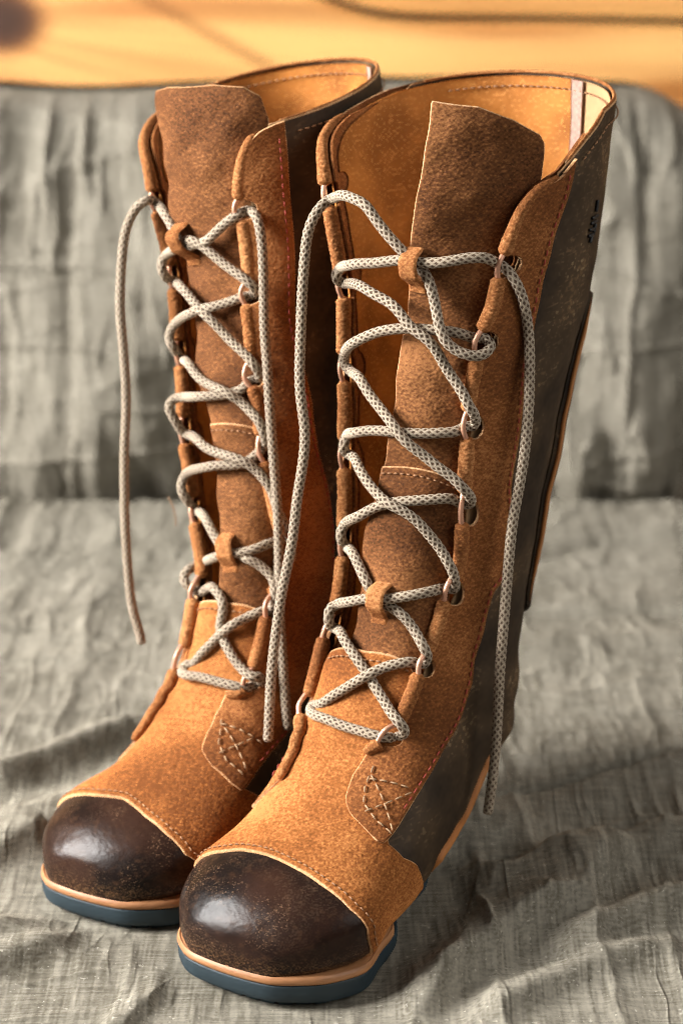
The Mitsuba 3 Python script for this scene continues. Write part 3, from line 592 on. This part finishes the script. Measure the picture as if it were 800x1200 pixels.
BOOT_A = {'st':STATIONS_A,
    'seed': 1,
    'tip': (-0.0525,0.893),
    'yaw': 0.5934,
    'tongue_set': (0.0045,0.01),
    'gapR': [(1.0,1.3),(0.953,1.316),(0.938,1.1),(0.913,0.971),(0.89,0.914),(0.869,0.874),(0.85,0.845),(0.804,0.816),(0.761,0.745),(0.733,0.765),(0.696,0.768),(0.673,0.782),(0.652,0.829),(0.614,0.878),(0.591,0.905),(0.547,0.955),(0.511,0.855),(0.457,0.785),(0.417,0.685),(0.367,0.59),(0.319,0.445),(0.305,0.361),(0.289,0.251),(0.257,0.18),(0.238,0.215),(0.222,0.355),(0.213,0.746)],
    'gapL': [(1.0,-1.95),(0.992,-1.5),(0.97,-1.05),(0.945,-0.87),(0.92,-0.845),(0.804,-0.843),(0.712,-0.875),(0.625,-0.878),(0.534,-0.82),(0.442,-0.78),(0.349,-0.93),(0.304,-0.72),(0.255,-0.69),(0.243,-0.8),(0.234,-1.0),(0.228,-1.08)],
    'outR': [(1.0,1.42),(0.953,1.4),(0.86,1.251),(0.803,1.215),(0.741,1.235),(0.694,1.315),(0.629,1.413),(0.581,1.52),(0.556,1.5),(0.534,1.375),(0.511,1.345),(0.471,1.275),(0.445,1.315),(0.413,1.32),(0.341,1.127),(0.263,0.95),(0.218,0.888),(0.213,0.8)],
    'outL': [(1.0,-2.25),(0.92,-1.6),(0.86,-1.45),(0.7,-1.45),(0.58,-1.55),(0.47,-1.4),(0.34,-1.3),(0.263,-1.2),(0.228,-1.1)],
    'eyeR': [0.85,0.761,0.673,0.591,0.51,0.416,0.318],
    'eyeL': [0.92,0.804,0.712,0.623,0.533,0.44,0.349],
    'tab': (0.213,0.228),
    'roll_top': (0.948,0.992),
    'cap': [(-2.5,0.146),(-2.1,0.143),(-1.3,0.133),(-0.67,0.129),(-0.446,0.132),(-0.128,0.131),(0.183,0.126),(0.601,0.121),(1.089,0.121),(1.592,0.13),(2.135,0.146),(2.5,0.15)],
    'vamp': [(-2.5,0.3),(-1.6,0.25),(-1.25,0.235),(-1.1,0.3),(-0.95,0.39),(-0.65,0.405),(-0.26,0.401),(0,0.399),(0.32,0.405),(0.55,0.408),(0.68,0.39),(0.8,0.3),(0.92,0.222),(1.246,0.23),(1.644,0.257),(2.5,0.3)],
    'rim': [(0,1.0),(0.9,0.953),(1.316,0.953),(1.575,0.981),(1.779,1.0),(6.2832,1.0)],
    'tape': 2.78,
    'tongueL': [(1.046,0.267),(0.981,0.225),(0.921,0.18),(0.863,0.128),(0.808,0.079),(0.745,0.024),(0.677,0.002),(0.628,-0.034),(0.599,-0.105),(0.561,-0.146),(0.523,-0.252),(0.464,-0.172),(0.435,-0.229),(0.417,-0.358)],
    'tongue_w': [(0.36,1.0),(0.5,1.15),(0.7,1.15),(0.9,1.02),(1.0,0.9),(1.1,0.84)],
    'tongue_top': [(0.281,1.066),(0.597,1.057),(0.863,1.034),(1.091,1.006),(1.158,0.984)],
    'keepers': [(0.877,0.818,0.187),(0.484,0.439,0.119)],
    'heel_strip': (0.558,0.787,[(0.787,2.147),(0.748,2.118),(0.714,2.09),(0.68,2.175),(0.644,2.181),(0.609,2.187),(0.575,2.198),(0.558,2.267)]),
    'cross': [[[(0.265,0.381),(0.289,0.961)],[(0.231,0.503),(0.29,0.953)],[(0.27,0.382),(0.231,0.93)],[(0.28,0.373),(0.255,0.368),(0.238,0.442),(0.23,0.656),(0.231,0.93)]],[]],
    'mark': [(0.895,1.786,0.882,1.781),(0.876,1.73,0.876,1.833),(0.87,1.726,0.87,1.828),(0.867,1.797,0.858,1.784),(0.863,1.711,0.862,1.79),(0.856,1.711,0.856,1.79),(0.855,1.758,0.848,1.744)],
    'rand': [(0.304,2.156),(0.318,1.987),(0.35,2.095),(0.382,2.261),(0.402,2.161),(0.422,2.105),(0.435,2.012)],
    'lace': [(-0.0356,1.005,0.0917),(-0.0347,1.0068,0.1091),(-0.0334,1.0087,0.1286),(-0.0308,1.0106,0.1497),(-0.0282,1.0125,0.1664),(-0.0236,1.0143,0.1893),(-0.0211,1.0162,0.2095),(-0.0182,1.0181,0.2279),(-0.0174,1.02,0.2429),(-0.019,1.0218,0.2565),(-0.0197,1.0237,0.2685),(-0.0193,1.0256,0.2845),(-0.0184,1.0275,0.3065),(-0.0171,1.0293,0.3243),(-0.0147,1.0312,0.338),(-0.0095,1.0331,0.3469),(-0.0056,1.035,0.3498),(-0.0028,1.0299,0.3517),(0.0008,1.0145,0.3547),(0.0058,1.0057,0.3543),(0.0108,1.0005,0.352),(0.0154,0.9977,0.3462),(0.0211,0.9947,0.3393),(0.0269,0.9928,0.3331),(0.0308,0.9923,0.3293),(0.0354,0.9918,0.3251),(0.0388,0.989,0.3206),(0.0416,0.9885,0.3117),(0.0435,0.9861,0.3024),(0.0462,0.9837,0.2943),(0.0509,0.9835,0.2896),(0.0559,0.9831,0.2873),(0.0618,0.9844,0.2863),(0.0658,0.9867,0.2877),(0.0675,0.9901,0.2902),(0.0653,0.993,0.2924),(0.061,0.9927,0.2928),(0.0562,0.9899,0.2946),(0.0503,0.9885,0.2964),(0.0426,0.9891,0.2971),(0.033,0.992,0.2973),(0.0234,0.9961,0.2961),(0.0157,1.0011,0.2935),(0.0091,1.0059,0.2897),(0.0044,1.0128,0.2855),(0.0016,1.0258,0.2787),(0.0012,1.0283,0.2737),(0.0044,1.0256,0.2701),(0.0084,1.0107,0.2701),(0.0119,1.0041,0.2655),(0.0177,0.9974,0.259),(0.0235,0.9895,0.2528),(0.0293,0.9858,0.2461),(0.0372,0.9851,0.2398),(0.045,0.9835,0.2338),(0.0509,0.9825,0.2296),(0.0553,0.982,0.2252),(0.0587,0.9855,0.2206),(0.0595,0.9916,0.2148),(0.0559,0.9918,0.2147),(0.0513,0.9882,0.2178),(0.0433,0.9856,0.2185),(0.0315,0.9863,0.2175),(0.0218,0.9898,0.2153),(0.0139,0.9939,0.2113),(0.0072,0.9983,0.2062),(0.002,1.0104,0.1998),(0.0,1.0113,0.1957),(0.0,1.0136,0.1908),(0.0021,1.021,0.1851),(0.0052,1.0015,0.1877),(0.008,0.9945,0.184),(0.0112,0.9884,0.1784),(0.0144,0.9867,0.173),(0.0187,0.9843,0.1692),(0.0239,0.9809,0.167),(0.0286,0.9786,0.164),(0.0326,0.9773,0.1594),(0.0357,0.9743,0.155),(0.0384,0.9716,0.1505),(0.0397,0.9741,0.145),(0.0378,0.9756,0.1415),(0.0346,0.9749,0.1422),(0.031,0.9726,0.1434),(0.0242,0.9717,0.1425),(0.0179,0.9721,0.1402),(0.0123,0.971,0.1377),(0.006,0.9746,0.1325),(0.0004,0.9784,0.1273),(-0.0048,0.9816,0.1227),(-0.0097,0.9878,0.1168),(-0.0139,0.9977,0.1122),(-0.0147,0.9928,0.1119),(-0.0125,0.9821,0.1134),(-0.008,0.9756,0.1143),(0.0,0.9685,0.1136),(0.0079,0.9635,0.113),(0.0158,0.9589,0.1123),(0.0206,0.9591,0.1114),(0.0242,0.961,0.1106),(0.0277,0.9601,0.1118),(0.0288,0.9568,0.1161),(0.0263,0.9556,0.1203),(0.0229,0.96,0.1233),(0.0198,0.965,0.1269),(0.0159,0.9698,0.1318),(0.0124,0.9748,0.1363),(0.008,0.9788,0.1416),(0.0036,0.9847,0.1463),(0.0008,0.9911,0.1491),(-0.0016,1.0024,0.1491),(-0.0049,1.0061,0.1495),(-0.0061,1.0017,0.1549),(-0.0053,1.0025,0.1593),(-0.002,1.0025,0.1619),(0.004,0.9919,0.1667),(0.0112,0.9863,0.1698),(0.0159,0.9827,0.1706),(0.0199,0.9806,0.1713),(0.0246,0.9798,0.1724),(0.0317,0.9783,0.1741),(0.0396,0.9797,0.1753),(0.0446,0.9842,0.1751),(0.0488,0.9887,0.1745),(0.0524,0.9896,0.1738),(0.053,0.9864,0.1782),(0.0516,0.983,0.1843),(0.0491,0.9821,0.1895),(0.0455,0.9829,0.1955),(0.0395,0.9831,0.2033),(0.0335,0.9835,0.2097),(0.0276,0.9841,0.2136),(0.0217,0.986,0.2164),(0.0159,0.9926,0.2199),(0.0111,0.999,0.2247),(0.008,1.0057,0.2287),(0.0053,1.0179,0.2305),(0.002,1.0227,0.2313),(0.0012,1.0186,0.2366),(0.0024,1.0196,0.2401),(0.006,1.0054,0.2452),(0.0119,0.9998,0.2475),(0.0236,0.992,0.249),(0.0352,0.9882,0.2491),(0.0469,0.9873,0.2497),(0.0529,0.9891,0.2501),(0.0573,0.9921,0.2514),(0.0609,0.9924,0.2521),(0.061,0.9886,0.2571),(0.0583,0.9848,0.2624),(0.0555,0.985,0.2679),(0.0524,0.9864,0.2728),(0.0473,0.9873,0.2805),(0.0421,0.986,0.2895),(0.0374,0.9863,0.2945),(0.0317,0.9885,0.2984),(0.0248,0.9935,0.3061),(0.0195,0.9985,0.3094),(0.0144,1.003,0.3114),(0.0094,1.011,0.3131),(0.0044,1.0259,0.312),(0.0,1.036,0.3106),(-0.0024,1.0318,0.3142),(-0.0012,1.0314,0.3175),(0.0028,1.0155,0.3222),(0.0078,1.0064,0.3246),(0.0155,1.0001,0.326),(0.025,0.9935,0.3283),(0.0307,0.99,0.3285),(0.0364,0.9882,0.328),(0.0458,0.9849,0.329),(0.0553,0.9844,0.3306),(0.063,0.9854,0.3308),(0.0674,0.9886,0.3291),(0.0704,0.9926,0.3269),(0.0735,0.9921,0.3251),(0.0773,0.9897,0.3208),(0.0806,0.9905,0.3145),(0.0827,0.9917,0.308),(0.0852,0.9945,0.2944),(0.0859,0.9934,0.2796),(0.0858,0.9923,0.2606),(0.0843,0.9912,0.2395),(0.0815,0.9901,0.2193),(0.0793,0.989,0.2052),(0.0771,0.9879,0.1743),(0.0758,0.9868,0.154),(0.0746,0.9857,0.1327),(0.0738,0.9846,0.1072),(0.0725,0.9835,0.0859),(0.07,0.9825,0.0635)]}
BOOT_B = {'st':STATIONS_B,
    'seed': 2,
    'tip': (-0.1265,0.968),
    'yaw': 0.5585,
    'tongue_set': (0.004,0.004),
    'gapR': [(1.0,0.8),(0.995,0.652),(0.973,0.502),(0.942,0.422),(0.914,0.38),(0.89,0.36),(0.872,0.37),(0.799,0.365),(0.778,0.33),(0.718,0.365),(0.679,0.35),(0.647,0.452),(0.595,0.533),(0.546,0.641),(0.497,0.74),(0.454,0.7),(0.419,0.583),(0.363,0.567),(0.323,0.529),(0.3,0.427),(0.291,0.26),(0.262,0.236),(0.239,0.253),(0.224,0.298),(0.211,0.562)],
    'gapL': [(1.0,-1.7),(0.985,-1.3),(0.965,-0.95),(0.93,-0.83),(0.886,-0.82),(0.783,-0.815),(0.692,-0.838),(0.608,-0.832),(0.525,-0.78),(0.425,-0.62),(0.338,-0.7),(0.3,-0.8),(0.26,-0.9),(0.226,-1.0),(0.215,-1.08)],
    'outR': [(1.0,0.84),(0.9,0.8),(0.764,0.777),(0.702,0.879),(0.667,0.998),(0.625,1.137),(0.584,1.334),(0.536,1.446),(0.496,1.479),(0.343,1.4),(0.25,1.143),(0.22,1.129),(0.211,0.9)],
    'outL': [(1.0,-2.1),(0.9,-1.5),(0.7,-1.45),(0.55,-1.5),(0.45,-1.4),(0.34,-1.35),(0.26,-1.25),(0.215,-1.12)],
    'eyeR': [0.89,0.778,0.679,0.595,0.497,0.419,0.323],
    'eyeL': [0.887,0.782,0.692,0.607,0.521,0.425,0.338],
    'tab': (0.211,0.215),
    'roll_top': (0.99,0.992),
    'cap': [(-2.5,0.15),(-2.0,0.14),(-1.3,0.125),(-0.391,0.117),(-0.026,0.119),(0.363,0.106),(0.78,0.1),(1.297,0.101),(1.603,0.114),(2.5,0.14)],
    'vamp': [(-2.5,0.3),(-1.6,0.25),(-1.25,0.235),(-1.1,0.3),(-0.95,0.39),(-0.65,0.405),(-0.26,0.401),(0,0.399),(0.32,0.405),(0.55,0.408),(0.68,0.39),(0.85,0.3),(1.1,0.222),(1.246,0.23),(1.644,0.257),(2.5,0.3)],
    'rim': [(0,1.0),(6.2832,1.0)],
    'tape': 2.5,
    'tongueL': [(1.006,-0.419),(0.941,-0.404),(0.892,-0.459),(0.804,-0.51),(0.734,-0.402),(0.673,-0.357),(0.617,-0.212),(0.59,-0.181),(0.55,-0.136),(0.495,-0.064),(0.42,-0.148)],
    'tongue_w': [(0.36,0.9),(0.5,1.05),(0.7,1.05),(0.9,1.1),(1.0,1.12),(1.1,1.12)],
    'tongue_top': [(-0.521,1.054),(-0.244,1.064),(0.207,1.064),(0.482,1.055),(0.635,1.038),(0.704,1.003)],
    'keepers': [(0.865,0.806,-0.291),(0.486,0.442,0.041)],
    'heel_strip': (0.558,0.787,[(0.787,2.147),(0.748,2.118),(0.714,2.09),(0.68,2.175),(0.644,2.181),(0.609,2.187),(0.575,2.198),(0.558,2.267)]),
    'cross': [[[(0.26,0.363),(0.277,1.046)],[(0.229,0.54),(0.279,0.912)],[(0.258,0.435),(0.234,1.057)],[(0.265,0.349),(0.238,0.468),(0.227,0.676),(0.231,1.098)]],[]],
    'rand': [],
    'lace': [(-0.1047,1.0989,0.1087),(-0.1064,1.0999,0.1169),(-0.1085,1.1008,0.1245),(-0.1104,1.1017,0.1388),(-0.1114,1.1027,0.1557),(-0.112,1.1036,0.1716),(-0.112,1.1045,0.1879),(-0.1115,1.1055,0.21),(-0.1101,1.1064,0.2323),(-0.1102,1.1074,0.2518),(-0.1114,1.1083,0.2719),(-0.112,1.1092,0.2845),(-0.1113,1.1102,0.3005),(-0.1091,1.1111,0.3198),(-0.1055,1.112,0.3305),(-0.1007,1.113,0.3368),(-0.0973,1.1139,0.3383),(-0.0955,1.1228,0.3371),(-0.092,1.1169,0.3353),(-0.0883,1.1063,0.333),(-0.0854,1.1014,0.3295),(-0.0826,1.097,0.3246),(-0.08,1.0938,0.3204),(-0.0762,1.0883,0.3222),(-0.0713,1.0837,0.322),(-0.067,1.0812,0.3199),(-0.0576,1.076,0.3128),(-0.0499,1.071,0.3082),(-0.0461,1.069,0.3056),(-0.0428,1.0694,0.3026),(-0.0423,1.0749,0.2982),(-0.0457,1.0763,0.2967),(-0.049,1.0749,0.2961),(-0.0579,1.077,0.2927),(-0.0639,1.0785,0.2908),(-0.0692,1.0825,0.2891),(-0.0756,1.0887,0.2854),(-0.0816,1.0998,0.2802),(-0.0859,1.1038,0.2746),(-0.0869,1.104,0.2697),(-0.0852,1.104,0.2653),(-0.0822,1.1144,0.2578),(-0.0769,1.0932,0.2592),(-0.0735,1.0864,0.2564),(-0.0698,1.0817,0.2535),(-0.0644,1.0758,0.2517),(-0.0595,1.0705,0.2508),(-0.0547,1.0678,0.2488),(-0.0501,1.0677,0.2458),(-0.045,1.0651,0.2413),(-0.0412,1.0624,0.2376),(-0.0387,1.062,0.2321),(-0.0376,1.0653,0.2256),(-0.0399,1.0686,0.2208),(-0.0424,1.0672,0.2185),(-0.0488,1.0662,0.2144),(-0.0587,1.0689,0.2128),(-0.0661,1.0723,0.2111),(-0.0737,1.0822,0.2071),(-0.0791,1.0905,0.2022),(-0.0812,1.0895,0.198),(-0.0808,1.0882,0.1934),(-0.078,1.0894,0.1881),(-0.0752,1.0927,0.1835),(-0.0717,1.0862,0.1831),(-0.0684,1.0745,0.1833),(-0.0656,1.0686,0.1801),(-0.0629,1.0648,0.1763),(-0.0601,1.0607,0.1731),(-0.0571,1.0598,0.1698),(-0.0506,1.0572,0.1693),(-0.0467,1.0531,0.1688),(-0.0424,1.0524,0.1668),(-0.0373,1.0512,0.1631),(-0.0339,1.0493,0.1589),(-0.033,1.0467,0.153),(-0.0335,1.0475,0.1469),(-0.0366,1.0488,0.1434),(-0.0403,1.0462,0.1434),(-0.0471,1.0447,0.1407),(-0.0529,1.0419,0.1386),(-0.0568,1.0429,0.1355),(-0.0617,1.0457,0.1301),(-0.0665,1.0471,0.1246),(-0.0711,1.0495,0.1188),(-0.0749,1.0537,0.1132),(-0.078,1.0549,0.1123),(-0.0802,1.0552,0.1095),(-0.0778,1.0452,0.1104),(-0.0715,1.0403,0.1113),(-0.0658,1.0368,0.1112),(-0.0597,1.0336,0.1106),(-0.0527,1.0305,0.11),(-0.0473,1.0311,0.1088),(-0.0436,1.0347,0.1088),(-0.0402,1.0346,0.1098),(-0.0405,1.031,0.1143),(-0.0434,1.0291,0.1154),(-0.0463,1.0306,0.1162),(-0.0503,1.0347,0.1187),(-0.0542,1.0382,0.1229),(-0.0582,1.044,0.1284),(-0.0605,1.0488,0.134),(-0.0596,1.0495,0.14),(-0.0591,1.0499,0.1453),(-0.0605,1.0531,0.1491),(-0.0633,1.0576,0.1512),(-0.0663,1.0658,0.1499),(-0.0701,1.0694,0.1465),(-0.0741,1.0721,0.1461),(-0.0784,1.0723,0.1492),(-0.0798,1.0744,0.1526),(-0.0777,1.0764,0.1556),(-0.0715,1.0814,0.1577),(-0.0643,1.0638,0.1659),(-0.0588,1.0588,0.1692),(-0.0544,1.0558,0.1706),(-0.0488,1.0543,0.1719),(-0.0424,1.0543,0.1737),(-0.0362,1.0582,0.1752),(-0.032,1.062,0.1749),(-0.0287,1.0646,0.1737),(-0.0265,1.0644,0.1765),(-0.0273,1.0616,0.1808),(-0.0293,1.0606,0.1865),(-0.0314,1.0593,0.1912),(-0.0339,1.0598,0.1999),(-0.0376,1.06,0.2069),(-0.0423,1.0613,0.2122),(-0.0485,1.0615,0.2165),(-0.0568,1.0657,0.2185),(-0.0666,1.0746,0.2197),(-0.0716,1.0816,0.2219),(-0.0769,1.0968,0.2212),(-0.081,1.0995,0.2223),(-0.0838,1.0972,0.2278),(-0.0871,1.0963,0.2347),(-0.0866,1.097,0.2381),(-0.084,1.0974,0.2402),(-0.0785,1.0931,0.2421),(-0.073,1.082,0.2447),(-0.0658,1.0763,0.2464),(-0.0597,1.0742,0.2474),(-0.0519,1.0707,0.2499),(-0.0472,1.0707,0.2529),(-0.0447,1.0725,0.2555),(-0.0413,1.0712,0.2562),(-0.0407,1.0676,0.2605),(-0.0427,1.0652,0.2644),(-0.0465,1.0672,0.2687),(-0.0546,1.0724,0.2753),(-0.0593,1.075,0.2799),(-0.0643,1.0766,0.2847),(-0.0691,1.0806,0.2886),(-0.0728,1.0862,0.2914),(-0.076,1.0909,0.2944),(-0.0804,1.099,0.2973),(-0.0852,1.1184,0.2964),(-0.0883,1.1134,0.299),(-0.09,1.1089,0.3033),(-0.0903,1.1085,0.3077),(-0.0881,1.1087,0.3116),(-0.0838,1.0991,0.3157),(-0.0794,1.0916,0.3187),(-0.0749,1.0878,0.3197),(-0.0692,1.0844,0.3215),(-0.0651,1.0786,0.3241),(-0.0573,1.0751,0.3318),(-0.0517,1.073,0.3362),(-0.0489,1.0743,0.3377),(-0.0461,1.0768,0.3386),(-0.0426,1.0727,0.3383),(-0.04,1.068,0.3341),(-0.0384,1.0662,0.324),(-0.0377,1.0654,0.3054),(-0.0374,1.0636,0.2822),(-0.0363,1.0618,0.2665),(-0.0352,1.0599,0.2459),(-0.0336,1.0581,0.2222),(-0.0321,1.0563,0.2009),(-0.0313,1.0545,0.186),(-0.0309,1.0494,0.1628),(-0.0305,1.0434,0.143),(-0.0292,1.0381,0.1224),(-0.028,1.0335,0.1061),(-0.0267,1.0303,0.0879)]}

SF_A = make_boot('lace_up_boot', BOOT_A, 'tan suede lace-up boot nearer the camera, its open top showing the orange lining')
SF_B = make_boot('lace_up_boot_001', BOOT_B, 'tan suede lace-up boot standing behind, partly covered by the nearer boot')
SOLES = [sole_distance(SF_A, STATIONS_A), sole_distance(SF_B, STATIONS_B)]
build_setting()
# a pale thread end sticking out beside the left eyelets of the rear boot
c = resample([(-.0905, 1.118, .1825), (-.0890, 1.117, .1800), (-.0872, 1.116, .1745), (-.0868, 1.116, .1675)], .0008)
add('loose_thread', tube(c, .00035, 6)[:2], 'thread_cream', label='short pale loose thread sticking out beside the rear boot', category='thread')
